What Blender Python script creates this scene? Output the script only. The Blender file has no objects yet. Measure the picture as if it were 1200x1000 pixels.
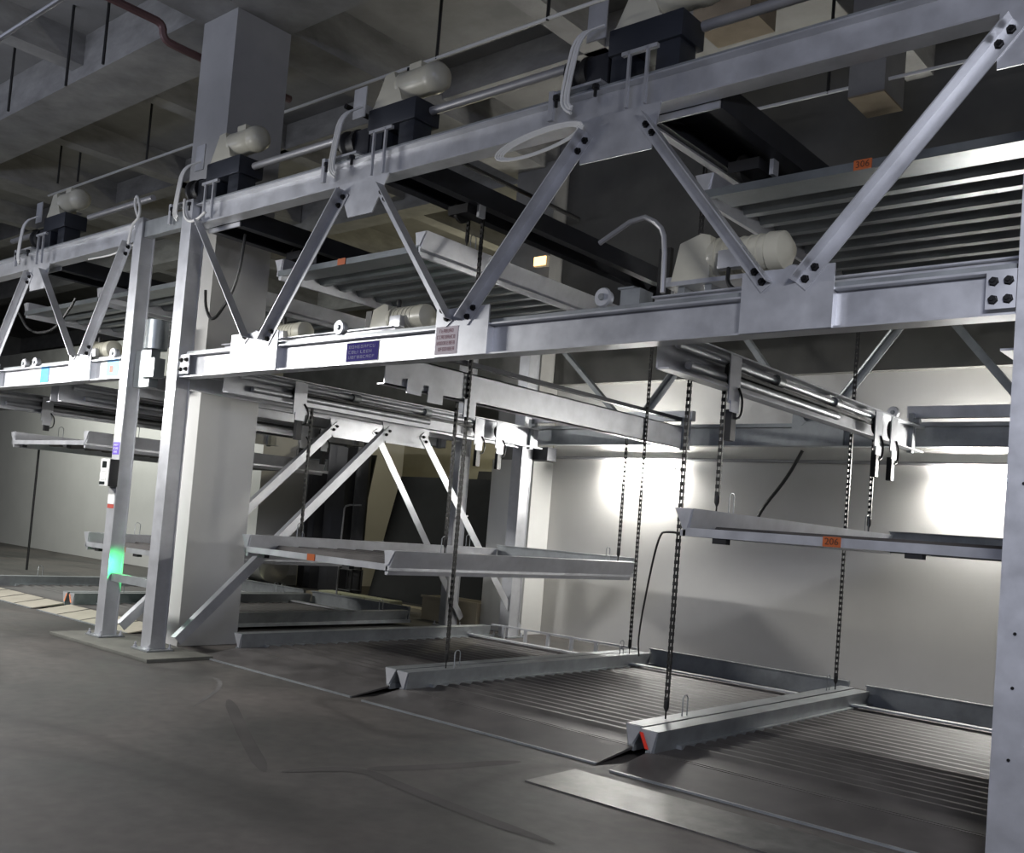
import bpy, bmesh, math, random
from mathutils import Vector, Matrix
random.seed(7)
scene = bpy.context.scene
COL = scene.collection
PI = math.pi

# ------------------------------------------------------------------ materials
def mat(name, col, rough=.6, metal=0., var=.12, scale=3., bump=0., stretch=None, col2=None, emit=None, contrast=None, rvar=0.):
    m = bpy.data.materials.new(name); m.use_nodes = True
    n, l = m.node_tree.nodes, m.node_tree.links
    b = n['Principled BSDF']
    b.inputs['Roughness'].default_value = rough
    b.inputs['Metallic'].default_value = metal
    if emit:
        b.inputs['Emission Color'].default_value = (*emit[0], 1)
        b.inputs['Emission Strength'].default_value = emit[1]
    tc = n.new('ShaderNodeTexCoord'); mp = n.new('ShaderNodeMapping')
    l.new(tc.outputs['Object'], mp.inputs['Vector'])
    if stretch: mp.inputs['Scale'].default_value = stretch
    nz = n.new('ShaderNodeTexNoise'); nz.inputs['Scale'].default_value = scale
    nz.inputs['Detail'].default_value = 6; nz.inputs['Roughness'].default_value = .62
    l.new(mp.outputs['Vector'], nz.inputs['Vector'])
    cr = n.new('ShaderNodeValToRGB')
    c2 = col2 or tuple(max(0, c * (1 - 2 * var)) for c in col)
    lo, hi = contrast or (.3, .7)
    cr.color_ramp.elements[0].position = lo; cr.color_ramp.elements[1].position = hi
    cr.color_ramp.elements[0].color = (*c2, 1); cr.color_ramp.elements[1].color = (*col, 1)
    l.new(nz.outputs['Fac'], cr.inputs['Fac']); l.new(cr.outputs['Color'], b.inputs['Base Color'])
    if rvar:
        mr = n.new('ShaderNodeMapRange')
        mr.inputs['To Min'].default_value = max(.05, rough - rvar); mr.inputs['To Max'].default_value = min(1, rough + rvar)
        l.new(nz.outputs['Fac'], mr.inputs['Value']); l.new(mr.outputs['Result'], b.inputs['Roughness'])
    if bump:
        bp = n.new('ShaderNodeBump'); bp.inputs['Strength'].default_value = bump; bp.inputs['Distance'].default_value = .02
        l.new(nz.outputs['Fac'], bp.inputs['Height']); l.new(bp.outputs['Normal'], b.inputs['Normal'])
    return m

M = {}
M['zinc'] = mat('galvanized_steel', (.62, .63, .66), .40, .6, .11, 5., rvar=.14)
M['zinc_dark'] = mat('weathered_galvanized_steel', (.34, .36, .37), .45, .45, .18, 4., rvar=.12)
M['deck'] = mat('worn_deck_steel', (.12, .112, .108), .55, .2, .25, 3., rvar=.15)
M['deck_upper'] = mat('deck_sheet_steel', (.22, .24, .25), .36, .6, .15, 3.)
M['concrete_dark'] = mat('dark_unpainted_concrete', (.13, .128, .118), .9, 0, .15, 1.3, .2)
M['floor_plate'] = mat('scuffed_floor_plate_steel', (.22, .215, .205), .45, .5, .35, 6., rvar=.2)
M['ramp_light'] = mat('pale_ramp_panel', (.40, .37, .30), .7, 0, .1)
M['black'] = mat('black_iron', (.018, .018, .02), .5, .2, .1)
M['chain'] = mat('oily_chain_steel', (.032, .031, .029), .5, .3, .2, 20.)
M['dark_steel'] = mat('dark_painted_steel', (.035, .037, .045), .5, .3, .15)
M['cream'] = mat('cream_enamel', (.56, .54, .44), .35, 0, .06)
M['blackgear'] = mat('dark_gearbox_enamel', (.03, .034, .045), .4, .1, .1)
M['bolt'] = mat('blackened_bolt', (.012, .012, .013), .45, .5)
M['white_cable'] = mat('white_cable_sheath', (.68, .68, .66), .5, 0, .05)
M['black_cable'] = mat('black_cable_sheath', (.012, .012, .012), .5, 0, .05)
M['concrete'] = mat('raw_concrete', (.30, .295, .28), .88, 0, .16, 1.3, .25)
M['concrete_beam'] = mat('board_marked_concrete', (.34, .335, .32), .88, 0, .2, 1.6, .35, stretch=(1.2, 1.2, 3.))
M['concrete_col'] = mat('column_concrete', (.46, .455, .44), .85, 0, .1, 1.2, .2)
M['paint'] = mat('white_wall_paint', (.62, .61, .585), .7, 0, .05, .8, .05)
M['paint_col'] = mat('white_column_paint', (.66, .66, .64), .6, 0, .04, 1.)
M['plinth'] = mat('plinth_concrete', (.15, .15, .13), .85, 0, .2, 3., .2)
M['orange'] = mat('orange_plate', (.42, .10, .025), .5, 0, .1)
M['ink'] = mat('dark_lettering', (.10, .03, .01), .6)
M['red'] = mat('red_reflector', (.75, .05, .03), .3, 0, .05)
M['orange_white'] = mat('orange_reflective_tape', (.8, .3, .16), .4, 0, .1)
M['blue'] = mat('deep_blue_sticker', (.014, .003, .17), .6, 0, .05)
M['blue_mark'] = mat('pale_blue_lettering', (.05, .035, .28), .5)
M['sky_blue'] = mat('sky_blue_sticker', (.05, .35, .75), .45, 0, .05)
M['paper'] = mat('pale_pink_paper', (.68, .60, .62), .7, 0, .04)
M['red_ink'] = mat('faded_red_lettering', (.32, .12, .13), .7)
M['violet'] = mat('violet_label', (.13, .07, .50), .5, 0, .05)
M['label_white'] = mat('white_label', (.78, .78, .75), .5, 0, .04)
M['label_yellow'] = mat('pale_yellow_label', (.72, .73, .55), .5, 0, .04)
M['label_red'] = mat('red_label_print', (.45, .07, .05), .5)
M['keypad_grey'] = mat('light_grey_plastic', (.68, .69, .67), .45, 0, .04)
M['lens'] = mat('dark_display', (.02, .025, .025), .15)
M['board'] = mat('black_board', (.018, .018, .018), .8, 0, .25, 2.)
M['tarp'] = mat('black_plastic_sheeting', (.03, .03, .032), .35, 0, .2, 3., .3)
M['olive'] = mat('olive_plaster', (.30, .28, .20), .85, 0, .08)
M['tan'] = mat('tan_plastic', (.50, .44, .33), .45, 0, .06)
M['cream_block'] = mat('cream_block', (.58, .58, .42), .7, 0, .08)
M['drum'] = mat('brushed_drum_steel', (.55, .55, .55), .28, .85, .08)
M['tube'] = mat('lit_lamp_tube', (1, 1, 1), .4, emit=((1., .98, .93), 430.))
M['amber'] = mat('lit_amber_lens', (1, .7, .3), .4, emit=((1., .62, .25), 2.2))
M['green_lens'] = mat('lit_green_lens', (.1, .9, .3), .4, emit=((.05, 1., .25), 3.))
M['pipe_red'] = mat('rust_red_pipe_paint', (.16, .085, .08), .5, 0, .1)
M['pipe_grey'] = mat('galvanized_pipe', (.36, .36, .37), .4, .4, .1)
M['rod'] = mat('dark_threaded_rod', (.03, .03, .03), .5, .4)
M['wood'] = mat('formwork_plywood', (.33, .27, .19), .8, 0, .15, 4.)

def floor_material():
    m = bpy.data.materials.new('stained_floor_concrete'); m.use_nodes = True
    n, l = m.node_tree.nodes, m.node_tree.links; b = n['Principled BSDF']
    tc = n.new('ShaderNodeTexCoord')
    def noise(s, d, dist=0., stretch=(1, 1, 1)):
        mp = n.new('ShaderNodeMapping'); mp.inputs['Scale'].default_value = stretch
        l.new(tc.outputs['Object'], mp.inputs['Vector'])
        x = n.new('ShaderNodeTexNoise'); x.inputs['Scale'].default_value = s; x.inputs['Detail'].default_value = d
        x.inputs['Distortion'].default_value = dist; l.new(mp.outputs['Vector'], x.inputs['Vector']); return x
    a, c = noise(.7, 8, .4), noise(9, 6)
    w = noise(.16, 1, 1.2, (1, 2.6, 1))
    r1 = n.new('ShaderNodeValToRGB')
    r1.color_ramp.elements[0].position = .3; r1.color_ramp.elements[0].color = (.048, .049, .045, 1)
    r1.color_ramp.elements[1].position = .72; r1.color_ramp.elements[1].color = (.114, .101, .092, 1)
    l.new(a.outputs['Fac'], r1.inputs['Fac'])
    r2 = n.new('ShaderNodeValToRGB')
    r2.color_ramp.elements[0].position = .25; r2.color_ramp.elements[0].color = (.72, .72, .72, 1)
    r2.color_ramp.elements[1].position = .7; r2.color_ramp.elements[1].color = (1.1, 1.1, 1.1, 1)
    l.new(c.outputs['Fac'], r2.inputs['Fac'])
    # thin dark meandering tyre marks
    r3 = n.new('ShaderNodeValToRGB'); e = r3.color_ramp.elements
    e[0].position = .455; e[0].color = (1, 1, 1, 1); e[1].position = .5; e[1].color = (.66, .65, .65, 1)
    x = e.new(.545); x.color = (1, 1, 1, 1)
    l.new(w.outputs['Fac'], r3.inputs['Fac'])
    def mul(p, q):
        k = n.new('ShaderNodeMix'); k.data_type = 'RGBA'; k.blend_type = 'MULTIPLY'; k.inputs['Factor'].default_value = 1
        l.new(p, k.inputs['A']); l.new(q, k.inputs['B']); return k.outputs['Result']
    l.new(mul(mul(r1.outputs['Color'], r2.outputs['Color']), r3.outputs['Color']), b.inputs['Base Color'])
    mr = n.new('ShaderNodeMapRange'); mr.inputs['To Min'].default_value = .42; mr.inputs['To Max'].default_value = .8
    l.new(a.outputs['Fac'], mr.inputs['Value']); l.new(mr.outputs['Result'], b.inputs['Roughness'])
    bp = n.new('ShaderNodeBump'); bp.inputs['Strength'].default_value = .15; bp.inputs['Distance'].default_value = .01
    l.new(c.outputs['Fac'], bp.inputs['Height']); l.new(bp.outputs['Normal'], b.inputs['Normal'])
    return m
M['floor'] = floor_material()

# ------------------------------------------------------------------ mesh builder
OFF = {}
class MB:
    def __init__(s): s.bm = bmesh.new()
    def hexa(s, P):
        v = [s.bm.verts.new(p) for p in P]
        for f in ((0, 3, 2, 1), (4, 5, 6, 7), (0, 1, 5, 4), (1, 2, 6, 5), (2, 3, 7, 6), (3, 0, 4, 7)):
            s.bm.faces.new([v[i] for i in f])
        return s
    def box(s, x0, x1, y0, y1, z0, z1):
        return s.hexa([(x0, y0, z0), (x1, y0, z0), (x1, y1, z0), (x0, y1, z0), (x0, y0, z1), (x1, y0, z1), (x1, y1, z1), (x0, y1, z1)])
    def bar(s, p, q, u, v, a0, a1, b0, b1):
        """bar p->q with section [a0,a1] along u and [b0,b1] along v"""
        p, q, u, v = Vector(p), Vector(q), Vector(u), Vector(v)
        return s.hexa([p + u * a0 + v * b0, p + u * a1 + v * b0, p + u * a1 + v * b1, p + u * a0 + v * b1,
                       q + u * a0 + v * b0, q + u * a1 + v * b0, q + u * a1 + v * b1, q + u * a0 + v * b1])
    def prism(s, poly, axis, a, b):
        def P(c, t):
            if axis == 'X': return (t, c[0], c[1])
            if axis == 'Y': return (c[0], t, c[1])
            return (c[0], c[1], t)
        A = [s.bm.verts.new(P(c, a)) for c in poly]; B = [s.bm.verts.new(P(c, b)) for c in poly]
        s.bm.faces.new(A); s.bm.faces.new(B[::-1]); k = len(poly)
        for i in range(k): s.bm.faces.new([A[i], B[i], B[(i + 1) % k], A[(i + 1) % k]])
        return s
    def lathe(s, o, d, prof, n=16):
        o, d = Vector(o), Vector(d).normalized()
        u = d.orthogonal().normalized(); w = d.cross(u); rings = []
        for t, r in prof:
            c = o + d * t
            rings.append([s.bm.verts.new(c + (u * math.cos(2 * PI * i / n) + w * math.sin(2 * PI * i / n)) * max(r, 1e-4)) for i in range(n)])
        for A, B in zip(rings, rings[1:]):
            for i in range(n): s.bm.faces.new([A[i], A[(i + 1) % n], B[(i + 1) % n], B[i]])
        s.bm.faces.new(rings[0][::-1]); s.bm.faces.new(rings[-1])
        return s
    def cyl(s, p, q, r, n=12):
        p, q = Vector(p), Vector(q); return s.lathe(p, q - p, [(0, r), ((q - p).length, r)], n)
    def tube(s, pts, r, n=8, smooth=0):
        pts = [Vector(p) for p in pts]
        for _ in range(smooth):
            o = [pts[0]]
            for a, b in zip(pts, pts[1:]): o += [a * .75 + b * .25, a * .25 + b * .75]
            pts = o + [pts[-1]]
        up = None; rings = []
        for i, c in enumerate(pts):
            t = (pts[min(i + 1, len(pts) - 1)] - pts[max(i - 1, 0)]).normalized()
            up = t.orthogonal().normalized() if up is None else (up - t * up.dot(t)).normalized()
            w = t.cross(up)
            rings.append([s.bm.verts.new(c + (up * math.cos(2 * PI * k / n) + w * math.sin(2 * PI * k / n)) * r) for k in range(n)])
        for A, B in zip(rings, rings[1:]):
            for i in range(n): s.bm.faces.new([A[i], A[(i + 1) % n], B[(i + 1) % n], B[i]])
        s.bm.faces.new(rings[0][::-1]); s.bm.faces.new(rings[-1])
        return s
    def build(s, name, material, parent=None, label=None, bevel=0., origin=None):
        if bevel:
            bmesh.ops.bevel(s.bm, geom=s.bm.edges[:], offset=bevel, segments=2, affect='EDGES', profile=.6)
        bmesh.ops.recalc_face_normals(s.bm, faces=s.bm.faces[:])
        off = Vector(OFF.get(parent.name, (0, 0, 0))) if parent else Vector(origin or (0, 0, 0))
        bmesh.ops.translate(s.bm, verts=s.bm.verts[:], vec=-off)
        me = bpy.data.meshes.new(name); s.bm.to_mesh(me); s.bm.free()
        me.shade_smooth(); me.set_sharp_from_angle(angle=math.radians(38))
        me.materials.append(M[material])
        o = bpy.data.objects.new(name, me); COL.objects.link(o)
        if parent: o.parent = parent
        else: o.location = off
        OFF[o.name] = tuple(off)
        if label: o['label'] = label
        return o

def tag(o, label, cat, group=None):
    o['label'] = label; o['category'] = cat
    if group: o['group'] = group
    return o
def thing(name, label, cat, loc, group=None):
    o = bpy.data.objects.new(name, None); COL.objects.link(o); o.empty_display_size = .1
    o.location = loc; OFF[o.name] = tuple(loc)
    return tag(o, label, cat, group)
def struct(o): o['kind'] = 'structure'; return o
def dup(root, loc, label, group=None):
    def rec(o, par):
        c = o.copy(); COL.objects.link(c)
        if par: c.parent = par
        for ch in list(o.children): rec(ch, c)
        return c
    r = rec(root, None); r.location = loc; r['label'] = label
    if group: r['group'] = group
    return r
def text_mesh(body, size, pos, mname, name, parent, rx=PI / 2, depth=.002):
    cu = bpy.data.curves.new('lettering', 'FONT'); cu.body = body; cu.size = size; cu.align_x = 'CENTER'; cu.align_y = 'CENTER'
    cu.extrude = depth; cu.resolution_u = 2
    t = bpy.data.objects.new('lettering_source', cu); COL.objects.link(t)
    bpy.context.view_layer.update()
    me = bpy.data.meshes.new_from_object(t.evaluated_get(bpy.context.evaluated_depsgraph_get()))
    bpy.data.objects.remove(t); bpy.data.curves.remove(cu)
    me.transform(Matrix.Translation(Vector(pos) - Vector(OFF[parent.name])) @ Matrix.Rotation(rx, 4, 'X'))
    me.materials.clear(); me.materials.append(M[mname])
    o = bpy.data.objects.new(name, me); COL.objects.link(o); o.parent = parent; OFF[o.name] = OFF[parent.name]
    return o

# ------------------------------------------------------------------ the setting
struct(MB().box(-41, 14, -14, 23, -.3, 0).build('floor', 'floor'))
struct(MB().box(-8.97, 14, 11.2, 11.5, 0, 3.64).build('wall_back', 'paint'))
struct(MB().box(-40, -16.2, 11.2, 11.5, 0, 3.64).build('wall_back_left', 'paint'))
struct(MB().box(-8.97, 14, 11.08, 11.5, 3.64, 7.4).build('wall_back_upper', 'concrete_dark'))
struct(MB().box(-40, -16.2, 11.2, 11.5, 3.64, 5.2).build('wall_back_left_upper', 'concrete'))
struct(MB().box(-16.2, -8.97, 14.9, 15.2, 0, 3.64).build('wall_recess', 'olive'))
struct(MB().box(-16.5, -16.2, 11.5, 15.2, 0, 3.64).build('wall_recess_left', 'paint'))
struct(MB().box(-8.97, -8.67, 11.5, 22, 0, 7.4).build('wall_recess_right', 'concrete'))
struct(MB().box(-40, -8.6, 21.7, 22, 0, 7.4).build('wall_far', 'concrete'))
struct(MB().box(-40.3, -40, -14, 22, -.3, 7.6).build('wall_left', 'concrete'))
struct(MB().box(8, 8.3, -14, 11.2, -.3, 7.6).build('wall_right', 'concrete'))
struct(MB().box(-40, 8.3, -14, 22, 7.4, 7.6).build('ceiling', 'concrete'))
struct(MB().box(-40, 8, 5.45, 6.25, 6.83, 7.4).build('ceiling_beam', 'concrete_beam'))
struct(MB().box(-40, 8, -4.0, -3.2, 6.83, 7.4).build('ceiling_beam', 'concrete_beam'))
for x0, x1, z in ((-9.9, -9.2, 6.83), (-18.6, -17.9, 6.83), (-1.2, -.5, 6.83), (-12.9, -12.6, 7.0), (-15.8, -15.5, 7.0), (-6.9, -6.6, 7.0), (-4.1, -3.8, 7.0), (2.0, 2.3, 7.0), (-21.6, -21.3, 7.0)):
    struct(MB().box(x0, x1, 6.25, 11.08, z, 7.4).build('ceiling_beam', 'concrete_beam'))
    struct(MB().box(x0, x1, -3.2, 5.45, z, 7.4).build('ceiling_beam', 'concrete_beam'))
for x0, x1 in ((-9.9, -9.2), (-12.9, -12.6), (-15.8, -15.5), (-18.6, -17.9), (-21.6, -21.3)):
    struct(MB().box(x0, x1, 11.5, 21.7, 6.86, 7.4).build('ceiling_beam', 'concrete_beam'))
struct(MB().box(-40, -8.97, 11.1, 11.5, 6.83, 7.39).build('ceiling_beam', 'concrete_beam'))
struct(MB().box(-40, -8.97, 16.0, 16.3, 6.86, 7.39).build('ceiling_beam', 'concrete_beam'))
for y in (8.6, 1.0):
    struct(MB().box(-40, 8, y, y + .3, 7.0, 7.39).build('ceiling_beam', 'concrete_beam'))
struct(MB().box(-9.9, -9.24, 5.56, 6.25, 0, 6.83).build('concrete_column', 'concrete_col'))
struct(MB().box(-9.93, -9.225, 5.545, 6.265, 0, 2.78).build('column_painted_base', 'paint_col', bevel=.01))
struct(MB().box(-9.75, -8.95, 10.75, 11.2, 0, 2.5).build('rear_column_base', 'paint_col', bevel=.01))
struct(MB().box(-9.73, -8.98, 10.78, 11.2, 2.5, 6.9).build('rear_column', 'concrete'))
struct(MB().box(-3.85, -3.5, 8.9, 9.4, 5.9, 7.02).build('ceiling_stub', 'concrete'))
struct(MB().box(-4.9, -4.3, 7.7, 8.2, 6.36, 7.39).build('ceiling_stub', 'wood'))
tag(MB().box(-3.85, -3.5, 8.9, 9.4, 5.88, 5.899).build('plywood_panel', 'wood', origin=(-3.67, 9.1, 5.88)), 'small tan plywood panel under the hanging concrete stub at upper right', 'panel')
struct(MB().box(-10.35, -8.35, 4.73, 5.42, 0, .035).build('post_plinth', 'plinth', bevel=.006))

M['blue'].node_tree.nodes['Principled BSDF'].inputs['Specular IOR Level'].default_value = .1
M['tyre'] = mat('tyre_rubber_mark', (.068, .062, .058), .7, 0, .22, 2.5)
M['chalk'] = mat('pale_scratch', (.15, .145, .14), .8, 0, .3)
MARKS = [[(-6.591, 4.452), (-5.554, 3.888), (-4.682, 3.445)], [(-4.633, 3.527), (-4.479, 3.97), (-4.037, 3.908), (-3.393, 3.852), (-2.881, 3.844)], [(-4.422, 3.988), (-4.264, 4.331), (-4.055, 4.975)], [(-7.552, 4.863), (-7.365, 4.871), (-6.988, 4.63), (-6.448, 4.055)]]
FLOOR = bpy.data.objects['floor']
def floor_mark(pts, w, mname, name, h=.0015):
    p = [Vector((a, b, 0)) for a, b in pts]
    for _ in range(3):
        o = [p[0]]
        for a, b in zip(p, p[1:]): o += [a * .75 + b * .25, a * .25 + b * .75]
        p = o + [p[-1]]
    m = MB(); L = []; n = len(p)
    for i, c in enumerate(p):
        t = (p[min(i + 1, n - 1)] - p[max(i - 1, 0)]).normalized(); u = Vector((-t.y, t.x, 0)) * w * .5 * min(1, .15 + 4 * min(i, n - 1 - i) / n)
        L.append((m.bm.verts.new(c - u + Vector((0, 0, h))), m.bm.verts.new(c + u + Vector((0, 0, h)))))
    for A, B in zip(L, L[1:]): m.bm.faces.new([A[0], B[0], B[1], A[1]])
    m.build(name, mname, FLOOR)
floor_mark(MARKS[0], .09, 'tyre', 'tyre_mark'); floor_mark(MARKS[1], .10, 'tyre', 'tyre_mark', .002); floor_mark(MARKS[2], .12, 'tyre', 'tyre_mark')
floor_mark(MARKS[3], .035, 'chalk', 'pale_scratch')
# ------------------------------------------------------------------ steel posts
def post(label, x0, x1, y0, y1, top, name='steel_post', plate=True, base=.036):
    t = thing(name, label, 'post', ((x0 + x1) / 2, (y0 + y1) / 2, base))
    xm = (x0 + x1) / 2
    m = MB().box(x0, x1, y0, y0 + .014, base, top).box(x0, x1, y1 - .014, y1, base, top).box(xm - .006, xm + .006, y0 + .014, y1 - .014, base, top)
    m.box(x0 + .01, x1 - .004, y0 + .02, y1 - .02, top - .5, top - .485).box(x0 + .01, x1 - .004, y0 + .02, y1 - .02, 2.70, 2.715)
    m.box(x1 - .022, x1 - .008, y0 + .014, y1 - .014, base, top)
    m.build('shaft', 'zinc', t)
    if plate:
        MB().box(x0 - .08, x1 + .06, y0 - .06, y1 + .06, base, base + .016).build('base_plate', 'zinc_dark', t, bevel=.003)
        for bx in (x0 - .05, x1 + .03):
            for by in (y0 - .03, y1 + .03):
                MB().lathe((bx, by, base + .016), (0, 0, 1), [(0, .02), (.018, .02), (.018, .01), (.05, .01)], 6).build('anchor_bolt', 'zinc', t)
    return t
pA = post('tall galvanized post in front of the painted column, right one of the close pair', -8.97, -8.79, 5.0, 5.16, 4.47)
pC = post('galvanized post carrying the keypad, left one of the close pair', -9.98, -9.82, 5.03, 5.19, 4.47)
pB = post('galvanized post cut by the right edge of the picture', -1.265, -1.06, 5.0, 5.24, 4.47, base=0)
post('slim rear post behind the hanging centre platform, left of the white wall', -8.96, -8.78, 10.28, 10.5, 4.47, base=0)
post('rear post hidden behind the painted column', -10.13, -9.97, 10.28, 10.5, 4.47, base=0)
def small(label, cat, name, m, mname, origin, group=None, bevel=0.): return tag(m.build(name, mname, origin=origin, bevel=bevel), label, cat, group)
for z, d in ((1.9, .012), (1.2, .01), (.95, .012), (.62, .012), (3.3, .01)):
    MB().lathe((-1.2 + d, 4.999, z), (0, -1, 0), [(0, .008), (.003, .008)], 8).build('bolt_hole', 'bolt', pB)

# ------------------------------------------------------------------ trusses
def ibeam_x(m, x0, x1, yf, z0, z1, w=.14, tf=.012):
    m.box(x0, x1, yf, yf + w, z0, z0 + tf).box(x0, x1, yf, yf + w, z1 - tf, z1).box(x0, x1, yf + w / 2 - .005, yf + w / 2 + .005, z0 + tf, z1 - tf)
    return m
def bolt(parent, x, y, z, r=.02, d=(0, -1, 0)):
    return MB().lathe((x, y, z), d, [(0, r * 1.25), (.004, r * 1.25), (.004, r), (.02, r), (.02, r * .5), (.03, r * .5)], 6).build('bolt', 'bolt', parent)
def angle(p, q, yf, w=.085, leg=-1, lab=None, parent=None, mname='zinc', dep=.08, name='brace'):
    """steel angle in the XZ plane between p and q (x,z); front leg at y=yf"""
    P, Q = Vector((p[0], 0, p[1])), Vector((q[0], 0, q[1])); d = (Q - P).normalized(); n = Vector((d.z, 0, -d.x))
    if n.x < 0: n = -n
    Y = Vector((0, 1, 0)); m = MB()
    m.bar(P, Q, n, Y, -w / 2, w / 2, yf, yf + .008)
    a = -w / 2 if leg < 0 else w / 2 - .008
    m.bar(P, Q, n, Y, a, a + .008, yf - dep, yf)
    return m.build(name, mname, parent, lab)
def truss(label, x0, x1, yf, U, G, zb, zt, braces, loc, clips=(), bolts=True, mname='zinc', beam_y=0.):
    t = thing('truss_girder', label, 'girder', loc)
    lb = ibeam_x(MB(), x0, x1, yf, zb, zb + .225).build('lower_beam', mname, t)
    MB().box(x0 + .02, x1 - .02, yf + .045, yf + .095, zb + .225, zb + .262).build('rail', 'zinc_dark', lb)
    ub = ibeam_x(MB(), x0, x1, yf, 4.235, 4.445).build('upper_beam', mname, t)
    MB().box(x0 + .02, x1 - .02, yf + .045, yf + .095, 4.445, 4.485).build('rail', 'zinc_dark', ub)
    gp = []
    for a, b in G:
        gp.append(MB().box(a, b, yf - .012, yf - .001, zb + .002, 3.07).build('lower_gusset_plate', mname, t))
        for c in (a + .01, b - .02): MB().box(c, c + .01, yf, yf + .066, zb + .013, zb + .21).build('stiffener', mname, lb)
    up = []
    for a, b, c, d in U:
        up.append(MB().prism([(a, 4.24), (b, 4.24), (c, 3.945), (d, 3.945)], 'Y', yf - .012, yf - .001).build('upper_gusset_plate', mname, t))
    for (p, q, leg, gu, gl) in braces:
        angle(p, q, yf - .022, leg=leg, parent=t, mname=mname)
        if bolts:
            P, Q = Vector(p), Vector(q); d = (Q - P).normalized()
            for k in (.045, .125):
                for s0, e, par in ((P, 1, up[gu] if gu is not None else t), (Q, -1, gp[gl] if gl is not None else t)):
                    c = s0 + d * k * e; bolt(par, c.x, yf - .022, c.y)
    for a, b in clips:
        cp = MB().box(a, b, yf - .012, yf - .001, zb + .03, zb + .215).build('end_clip_plate', mname, t)
        for bx in (a + .035, b - .035):
            for bz in (zb + .075, zb + .165): bolt(cp, bx, yf - .012, bz)
    return t
main = truss('long front girder with two beams and zigzag braces over the parking bays', -8.785, -1.27, 5.03,
             [(-6.53, -5.91, -6.08, -6.38), (-4.03, -3.38, -3.43, -3.99), (-1.42, -1.28, -1.28, -1.42)],
             [(-7.92, -7.2), (-5.23, -4.70), (-2.73, -2.18)], 2.715, 4.445,
             [((-6.42, 4.16), (-7.36, 2.96), -1, 0, 0), ((-5.99, 4.12), (-5.08, 2.96), 1, 0, 1), ((-3.92, 4.13), (-4.93, 2.96), -1, 1, 1),
              ((-3.5, 4.14), (-2.57, 2.97), 1, 1, 2), ((-1.33, 4.16), (-2.37, 2.96), -1, 2, 2), ((-8.66, 4.22), (-7.66, 3.0), 1, None, 0)],
             (-5.0, 5.03, 2.715), clips=((-1.41, -1.272), (-8.783, -8.62)))
left = truss('front girder of the neighbouring left bay, running out of the picture', -16.0, -9.985, 5.06,
             [(-12.62, -12.02, -12.12, -12.52), (-15.1, -14.5, -14.6, -15.0)], [(-11.24, -10.72), (-13.75, -13.2)], 2.765, 4.445,
             [((-10.06, 4.22), (-10.82, 3.03), -1, None, 0), ((-12.14, 4.14), (-11.1, 3.03), 1, 0, 0), ((-12.5, 4.16), (-13.35, 3.03), -1, 0, 1),
              ((-14.62, 4.14), (-13.6, 3.03), 1, 1, 1)], (-13, 5.06, 2.765))
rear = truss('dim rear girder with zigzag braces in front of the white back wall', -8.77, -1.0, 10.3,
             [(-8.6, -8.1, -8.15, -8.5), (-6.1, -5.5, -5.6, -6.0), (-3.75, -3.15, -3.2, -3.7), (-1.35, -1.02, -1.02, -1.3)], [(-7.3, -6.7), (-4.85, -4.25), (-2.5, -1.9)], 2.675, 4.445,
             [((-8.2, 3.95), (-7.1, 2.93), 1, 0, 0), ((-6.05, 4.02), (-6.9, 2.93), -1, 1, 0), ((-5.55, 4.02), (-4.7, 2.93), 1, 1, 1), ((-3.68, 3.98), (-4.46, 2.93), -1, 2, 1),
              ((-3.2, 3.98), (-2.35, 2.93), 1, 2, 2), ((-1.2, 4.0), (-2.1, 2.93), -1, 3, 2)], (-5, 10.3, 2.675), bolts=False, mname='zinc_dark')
# short link beam between the two close posts
small('short dark link beam joining the tops of the two close posts', 'beam', 'link_beam', MB().box(-9.815, -8.975, 5.06, 5.14, 4.26, 4.43), 'zinc_dark', (-9.5, 5.15, 4.26))
small('short dark link beam low between the two close posts', 'beam', 'link_beam', MB().box(-9.815, -8.975, 5.07, 5.14, .62, .70), 'zinc_dark', (-9.5, 5.15, .62))
small('bolted connector block between the two close posts at lower beam height', 'bracket', 'connector_block',
      MB().box(-9.815, -9.5, 5.1, 5.2, 2.66, 3.05).box(-9.62, -9.35, 5.06, 5.18, 2.75, 2.95).lathe((-9.5, 5.14, 3.05), (0, 0, 1), [(0, .12), (.3, .12)], 14), 'deck_upper', (-9.6, 5.15, 2.66))

# side frames: a beam along the depth with an inverted V of angles
def side_frame(label, x, yg0, yg1, zg):
    t = thing('side_frame', label, 'frame', (x, 7.7, 0))
    MB().box(x - .05, x + .05, 5.2, 10.26, zg, zg + .012).box(x - .05, x + .05, 5.2, 10.26, zg + .15, zg + .162).box(x - .005, x + .005, 5.2, 10.26, zg + .012, zg + .15).build('side_beam', 'zinc', t)
    g = MB().prism([(yg0 - .12, zg + .02), (yg1 + .12, zg + .02), (yg1 + .05, zg - .22), (yg0 - .05, zg - .22)], 'X', x + .052, x + .062).build('gusset_plate', 'zinc', t)
    X = Vector((1, 0, 0))
    for (a, b, s) in (((yg0 + .02, zg - .05), (5.3, .12), 1), ((yg1 - .02, zg - .05), (10.35 + .2, .12), -1)):
        P, Q = Vector((0, a[0], a[1])), Vector((0, b[0], b[1])); d = (Q - P).normalized(); n = Vector((0, -d.z, d.y))
        if n.z < 0: n = -n
        m = MB(); m.bar(P, Q, n, X, -.05, .05, x + .064, x + .072); m.bar(P, Q, n, X, .042, .05, x - .01, x + .064)
        m.build('brace', 'zinc', t)
        for k in (.04, .11):
            c = P + d * k; bolt(g, x + .072, c.y, c.z, .016, (1, 0, 0))
    return t
side_frame('inverted V side bracing behind the right one of the close posts', -8.88, 7.85, 8.4, 2.62)
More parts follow.
